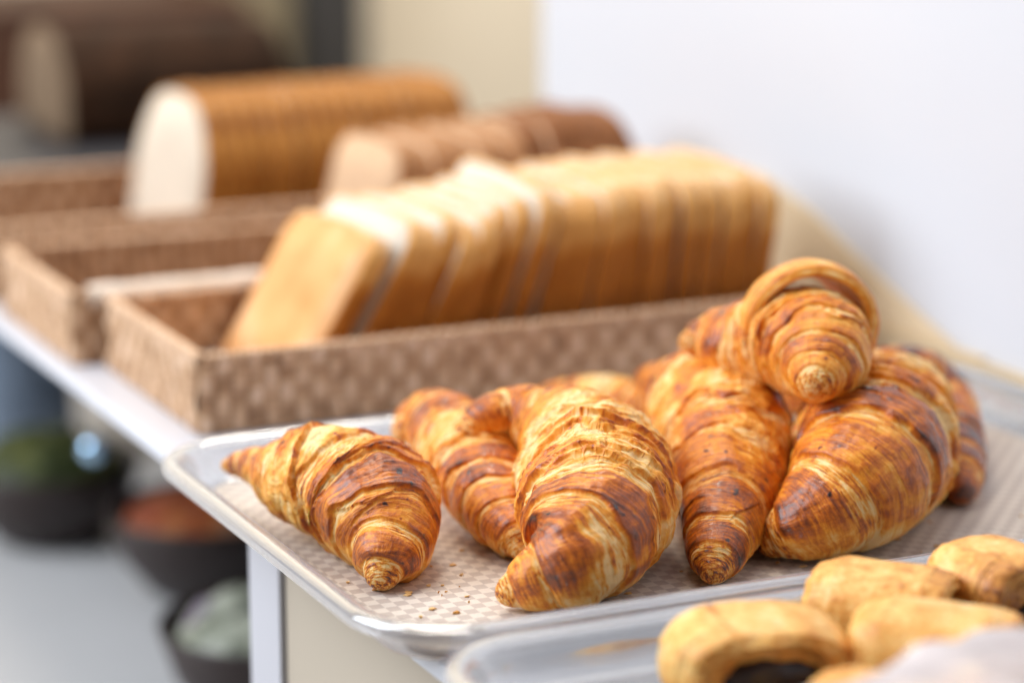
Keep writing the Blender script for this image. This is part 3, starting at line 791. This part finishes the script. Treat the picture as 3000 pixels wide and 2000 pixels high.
# ------------------------------------------------------------------ sliced toast loaf
def profile(w, h, r, rt, n=10, dome=.0):
    """rounded cross-section in (y, z), base centred, flat bottom"""
    pts = []
    for cy, cz, a0, rr in ((w / 2 - r, r, -90, r), (w / 2 - rt, h - rt, 0, rt), (-w / 2 + rt, h - rt, 90, rt), (-w / 2 + r, r, 180, r)):
        for i in range(n):
            a = math.radians(a0 + 90 * i / (n - 1)); pts.append([cy + rr * math.cos(a), cz + rr * math.sin(a)])
    # subdivide long spans
    out = []
    for i in range(len(pts)):
        a, b = np.array(pts[i]), np.array(pts[(i + 1) % len(pts)]); k = max(1, int(np.linalg.norm(b - a) / .006))
        for j in range(k): out.append(a + (b - a) * j / k)
    P = np.array(out)
    P[:, 1] += dome * (1 - (2 * P[:, 0] / w)**2) * np.clip(P[:, 1] / h, 0, 1)
    return P
def slice_meshes(w, h, th, seed, r=.008, rt=.016, dome=.004, crumb_m='crumb', crust_m='crust'):
    P = profile(w, h, r, rt, dome=dome); n = len(P)
    P = P * (1 + .012 * fbm(P[:, 0] * 40 + seed, P[:, 1] * 40, 0 * P[:, 0], 2))[:, None]
    cen = np.array([0, h / 2])
    def ring(k, x): q = cen + (P - cen) * k; return [(x, a, b) for a, b in q]
    # crumb: body slightly inside
    V = ring(.5, -.0006) + ring(.955, 0) + ring(.955, th) + ring(.5, th + .0006)
    V = [(-.0008, 0, h / 2)] + V + [(th + .0008, 0, h / 2)]
    F = [(0, 1 + (i + 1) % n, 1 + i) for i in range(n)]
    for a in range(3):
        F += [(1 + a * n + i, 1 + a * n + (i + 1) % n, 1 + (a + 1) * n + (i + 1) % n, 1 + (a + 1) * n + i) for i in range(n)]
    L = len(V) - 1; F += [(L, 1 + 3 * n + i, 1 + 3 * n + (i + 1) % n) for i in range(n)]
    crumb = poly_mesh('bread_slice', V, F, True); crumb.materials.append(MAT[crumb_m])
    rings = [ring(.95, .0006), ring(.985, -.0002), ring(1.0, .0012), ring(1.0, th - .0012), ring(.985, th + .0002), ring(.95, th - .0006)]
    me = grid_mesh('crust', np.array(rings), closed_v=True); me.materials.append(MAT[crust_m])
    return crumb, me
SW, SH = .128, .098
variants = [slice_meshes(SW, SH, .0114, s_) for s_ in (1, 5, 9)]
rng = random.Random(4)
x = .026; k = 0
NS = 22
words = ['heel slice at the left end of the toast loaf, golden crust face outward',
         'second toast slice, leaning on the heel with a wide strip of white crumb bare']
ordn = ['third', 'fourth', 'fifth', 'sixth', 'seventh', 'eighth', 'ninth', 'tenth', 'eleventh', 'twelfth', 'thirteenth', 'fourteenth',
        'fifteenth', 'sixteenth', 'seventeenth', 'eighteenth', 'nineteenth', 'twentieth', 'twenty first']
steps = [.0, .0235, .0135, .0125, .0150, .0120, .0125, .0155, .0175, .0130, .0120, .0118, .0135, .0118, .0118, .0118, .0118, .0118, .0118, .0118, .0118, .0118]
lift = [0, .012, 0, .006, 0, .004, .006, .010, .022, .004, .006, .004, .008, .008, .006, .008, .006, .008, .006, .006, .006, .006]
for i in range(NS):
    x += steps[i]
    tilt = math.radians(32 - 26 * min(1, i / 15.0))
    cm, km = variants[i % 3]
    o = bpy.data.objects.new('bread_slice', cm); COL.objects.link(o)
    kk = bpy.data.objects.new('crust', km); COL.objects.link(kk); kk.parent = o
    o.location = (x, .397 + rng.uniform(-.0015, .0015), .0072 + lift[i] * .5 + .0115 * math.sin(tilt) * 0)
    o.rotation_euler = (rng.uniform(-.05, .05), tilt + rng.uniform(-.008, .008), rng.uniform(-.03, .03))
    if i == 0:
        hm = cm.copy(); hm.materials.clear(); hm.materials.append(MAT['heel']); o.data = hm
    lab = words[i] if i < 2 else (('%s slice from the left end of the leaning toast loaf' % ordn[i - 2]) if i < NS - 1 else 'last toast slice, at the right end of the loaf in the basket nearest the croissants')
    tag(o, lab, 'bread slice', 'slices of the white toast loaf')
    if x > .308: break

# ------------------------------------------------------------------ whole loaves
def loaf(name, label, loc, rz, w, h, L, crust, crumb, seed, dome=.01, round_top=.03, taper=.0, tilt=0., slump=0.):
    r = empty(name, loc, rz); r.rotation_euler = (0, tilt, rz); tag(r, label, 'loaf', None)
    P = profile(w, h, .014, round_top, dome=dome); n = len(P); cen = np.array([0, h * .45])
    us = np.concatenate([[0, .0008], np.linspace(.003, L - .03, 46), L - .03 + .03 * np.sin(np.linspace(.1, 1, 14) * np.pi / 2)])
    R_rings = []
    for i, x_ in enumerate(us):
        k = 1.0
        if x_ < .001: k = .985
        if x_ > L - .03: k = math.sqrt(max(0, 1 - ((x_ - L + .03) / .0302)**2)) * .98 + .02
        q = cen + (P - cen) * k * (1 - taper * x_ / L)
        nn = .03 * fbm(q[:, 0] * 30 + seed, q[:, 1] * 30, 0 * q[:, 0] + x_ * 30, 3)
        q = cen + (q - cen) * (1 + nn * min(1, x_ / .01))[:, None]
        q[:, 1] = np.maximum(q[:, 1] - slump * x_, 0)
        R_rings.append([(x_, a, b) for a, b in q])
    body = link_mesh('crust', grid_mesh('crust', np.array(R_rings), closed_v=True), crust, r)
    fr = cen + (P - cen) * .955
    V = [(-.0012, 0, h * .45)] + [(-.0010, *(cen + (P[i] - cen) * .6)) for i in range(n)] + [(-.0004, a, b) for a, b in fr] + [(.0012, *(cen + (P[i] - cen) * .97)) for i in range(n)]
    F = [(0, 1 + (i + 1) % n, 1 + i) for i in range(n)]
    for a in range(2): F += [(1 + a * n + i, 1 + a * n + (i + 1) % n, 1 + (a + 1) * n + (i + 1) % n, 1 + (a + 1) * n + i) for i in range(n)]
    link_mesh('cut_face', poly_mesh('cut_face', V, F, True), crumb, r)
    return r
def sliced(n, x0, step, y0, z0, tilt0, tilt1, w, h, th, rt, dome, crumb_m, crust_m, lab, group, seed, jit=.004):
    vs = [slice_meshes(w, h, th, seed + q, .010, rt, dome, crumb_m, crust_m) for q in range(2)]
    rg = random.Random(seed); x = x0
    for i in range(n):
        cm, km = vs[i % 2]; o = bpy.data.objects.new('bread_slice', cm); COL.objects.link(o)
        kk = bpy.data.objects.new('crust', km); COL.objects.link(kk); kk.parent = o
        o.location = (x, y0 + rg.uniform(-.002, .002), z0 + rg.uniform(0, jit)); o.rotation_euler = (rg.uniform(-.02, .02), math.radians(tilt0 + (tilt1 - tilt0) * i / max(1, n - 1)), rg.uniform(-.03, .03))
        x += step * rg.uniform(.96, 1.06)
        tag(o, lab(i), 'bread slice', group)
num = ['first'] + ['second'] + ordn
sliced(8, .148, .0122, .575, .0068, 14, 6, .115, .098, .0112, .020, .006, 'tcrumb', 'tcrust',
       lambda i: 'front slice of the wholemeal loaf, its square pinkish brown face bare' if i == 0 else '%s slice from the left of the pinkish wholemeal loaf' % num[i], 'slices of the wholemeal loaf', 40)
sliced(8, .250, .0125, .580, .0068, 6, -8, .120, .094, .0115, .035, .016, 'tcrumb', 'bcrust',
       lambda i: '%s slice from the left of the darker brown loaf beside the wholemeal one' % num[i], 'slices of the darker brown loaf', 50)
sliced(17, .096, .0119, .785, .0068, 9, 4, .150, .100, .0120, .050, .012, 'lcrumb', 'scrust',
       lambda i: 'front slice of the big seeded loaf, broad cream cut face' if i == 0 else '%s slice from the left of the big seeded loaf' % num[i], 'slices of the big seeded loaf', 60, .0015)
loaf('rye_loaf', 'almost black loaf with a tan cut face at the far left, blurred in the shade', (.165, 1.33, .0075), 0, .16, .086, .22, MAT['dcrust'], MAT['dcrumb'], 15, dome=.012, round_top=.05)

# ------------------------------------------------------------------ bowls on the lower surface
def lathe(name, prof, mat, parent, n=72):
    V = np.array([[(r * math.cos(a), r * math.sin(a), z) for a in np.linspace(0, 2 * math.pi, n, endpoint=False)] for r, z in prof])
    return link_mesh(name, grid_mesh(name, V, closed_v=True), mat, parent)
def bowl(label, px, py, r, h, z=-.2498):
    c = at(px, py, z); b = empty('serving_bowl', tuple(c)); tag(b, label, 'bowl', 'dark bowls on the lower surface')
    lathe('body', [(.001, .0), (r * .5, .0), (r * .62, .006), (r * .85, h * .45), (r, h), (r - .001, h + .002), (r - .004, h), (r * .82, h * .5), (r * .55, .012), (.001, .010)], MAT['bowl'], b)
    return c
def heap(name, label, c, r, h, n, mat, size, seed, cat):
    """a pile kept as one mound of overlapping pieces"""
    rr = random.Random(seed); Vs = []; Fs = []
    base = []
    th = np.linspace(.001, np.pi / 2, 24); ph = np.linspace(0, 2 * np.pi, 48, endpoint=False); A_, B_ = np.meshgrid(th, ph, indexing='ij')
    k = 1 + .25 * fbm(np.cos(B_) * np.sin(A_) * 3 + seed, np.sin(B_) * np.sin(A_) * 3, A_, 3)
    V = np.stack([c[0] + r * np.sin(A_) * np.cos(B_), c[1] + r * np.sin(A_) * np.sin(B_), c[2] + h * np.cos(A_) * k], -1)
    o = link_mesh(name, grid_mesh(name, V, closed_v=True), mat)
    o['kind'] = 'stuff'; o['label'] = label; o['category'] = cat
    return o
ca = bowl('dark bowl farthest left, filled with green leaves', 150, 1570, .072, .060)
heap('salad_leaves', 'green leaves heaped in the farthest dark bowl', ca + np.array([0, 0, .050]), .060, .032, 60, MAT['green'], .02, 3, 'salad leaves')
cb_ = bowl('dark bowl in the middle, with orange red slices inside', 610, 1720, .072, .060)
heap('cold_cuts', 'orange red slices heaped in the middle dark bowl', cb_ + np.array([0, 0, .050]), .060, .022, 60, MAT['meat'], .02, 5, 'cold cuts')
cc = bowl('dark bowl nearest the white end post, with pale wrapped portions', 800, 2080, .072, .060)
heap('wrapped_portions', 'pale green and purple wrapped portions in the bowl nearest the post', cc + np.array([0, 0, .050]), .060, .028, 60, MAT['foil'], .02, 9, 'wrapped portions')
gl = at(275, 1315, -.115)  # spoon added only to give the pale blue glint a source
kn = empty('glint_spoon', tuple(gl)); tag(kn, 'added spoon in the green leaves, its blue tinted ball end making the pale glint', 'spoon')
lathe('added_glint_ball', [(.0005, .009)] + [(.009 * math.sin(a), .009 * math.cos(a)) for a in np.linspace(.1, 3.1, 30)], MAT['glint_steel'], kn)
_d = Vector((ca[0] + .02, ca[1], -.19)) - Vector(gl)
hd = lathe('added_spoon_handle', [(.0005, .0095), (.0016, .010), (.0016, _d.length), (.0005, _d.length + .001)], MAT['glint_steel'], kn)
hd.rotation_euler = _d.to_track_quat('Z', 'Y').to_euler()
gj = at(40, 1330, -.2498)
jj = empty('glass_jar', tuple(gj)); tag(jj, 'blue grey jar beyond the bowls at the left edge', 'jar')
lathe('body', [(.001, 0), (.05, 0), (.055, .01), (.055, .10), (.04, .12), (.04, .135), (.001, .137)], MAT['blueglass'], jj)
lathe('lid', [(.001, .152), (.040, .152), (.044, .148), (.044, .138), (.001, .1375)], MAT['greypost'], jj)

# added cream sheet, cut to the outline of the warm shading on the wall
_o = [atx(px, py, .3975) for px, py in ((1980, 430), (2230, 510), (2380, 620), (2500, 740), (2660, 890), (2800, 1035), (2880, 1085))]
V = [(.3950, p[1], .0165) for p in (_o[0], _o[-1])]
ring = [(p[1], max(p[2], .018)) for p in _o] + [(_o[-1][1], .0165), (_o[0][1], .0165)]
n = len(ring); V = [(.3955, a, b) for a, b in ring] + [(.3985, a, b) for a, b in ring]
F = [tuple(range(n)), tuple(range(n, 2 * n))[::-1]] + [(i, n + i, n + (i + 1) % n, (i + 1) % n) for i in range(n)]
cd = link_mesh('wall_shade', poly_mesh('wall_shade', V, F), plain('wall_shade_cream', (.72, .56, .36), .6, .05, 12))
tag(cd, 'cream sheet standing in for the warm shading on the white wall behind the toast loaf', 'wall_shade')

tag(box('counter_shade_board', (-.055, .925, .0005), (.385, 1.47, .0070), plain('counter_shade', (.010, .010, .016), .6, .2, 20), None, .001), 'dark board standing in for the shadowed counter under the almost black loaf', 'board')  # added dark board, painted as the counter lying in shadow
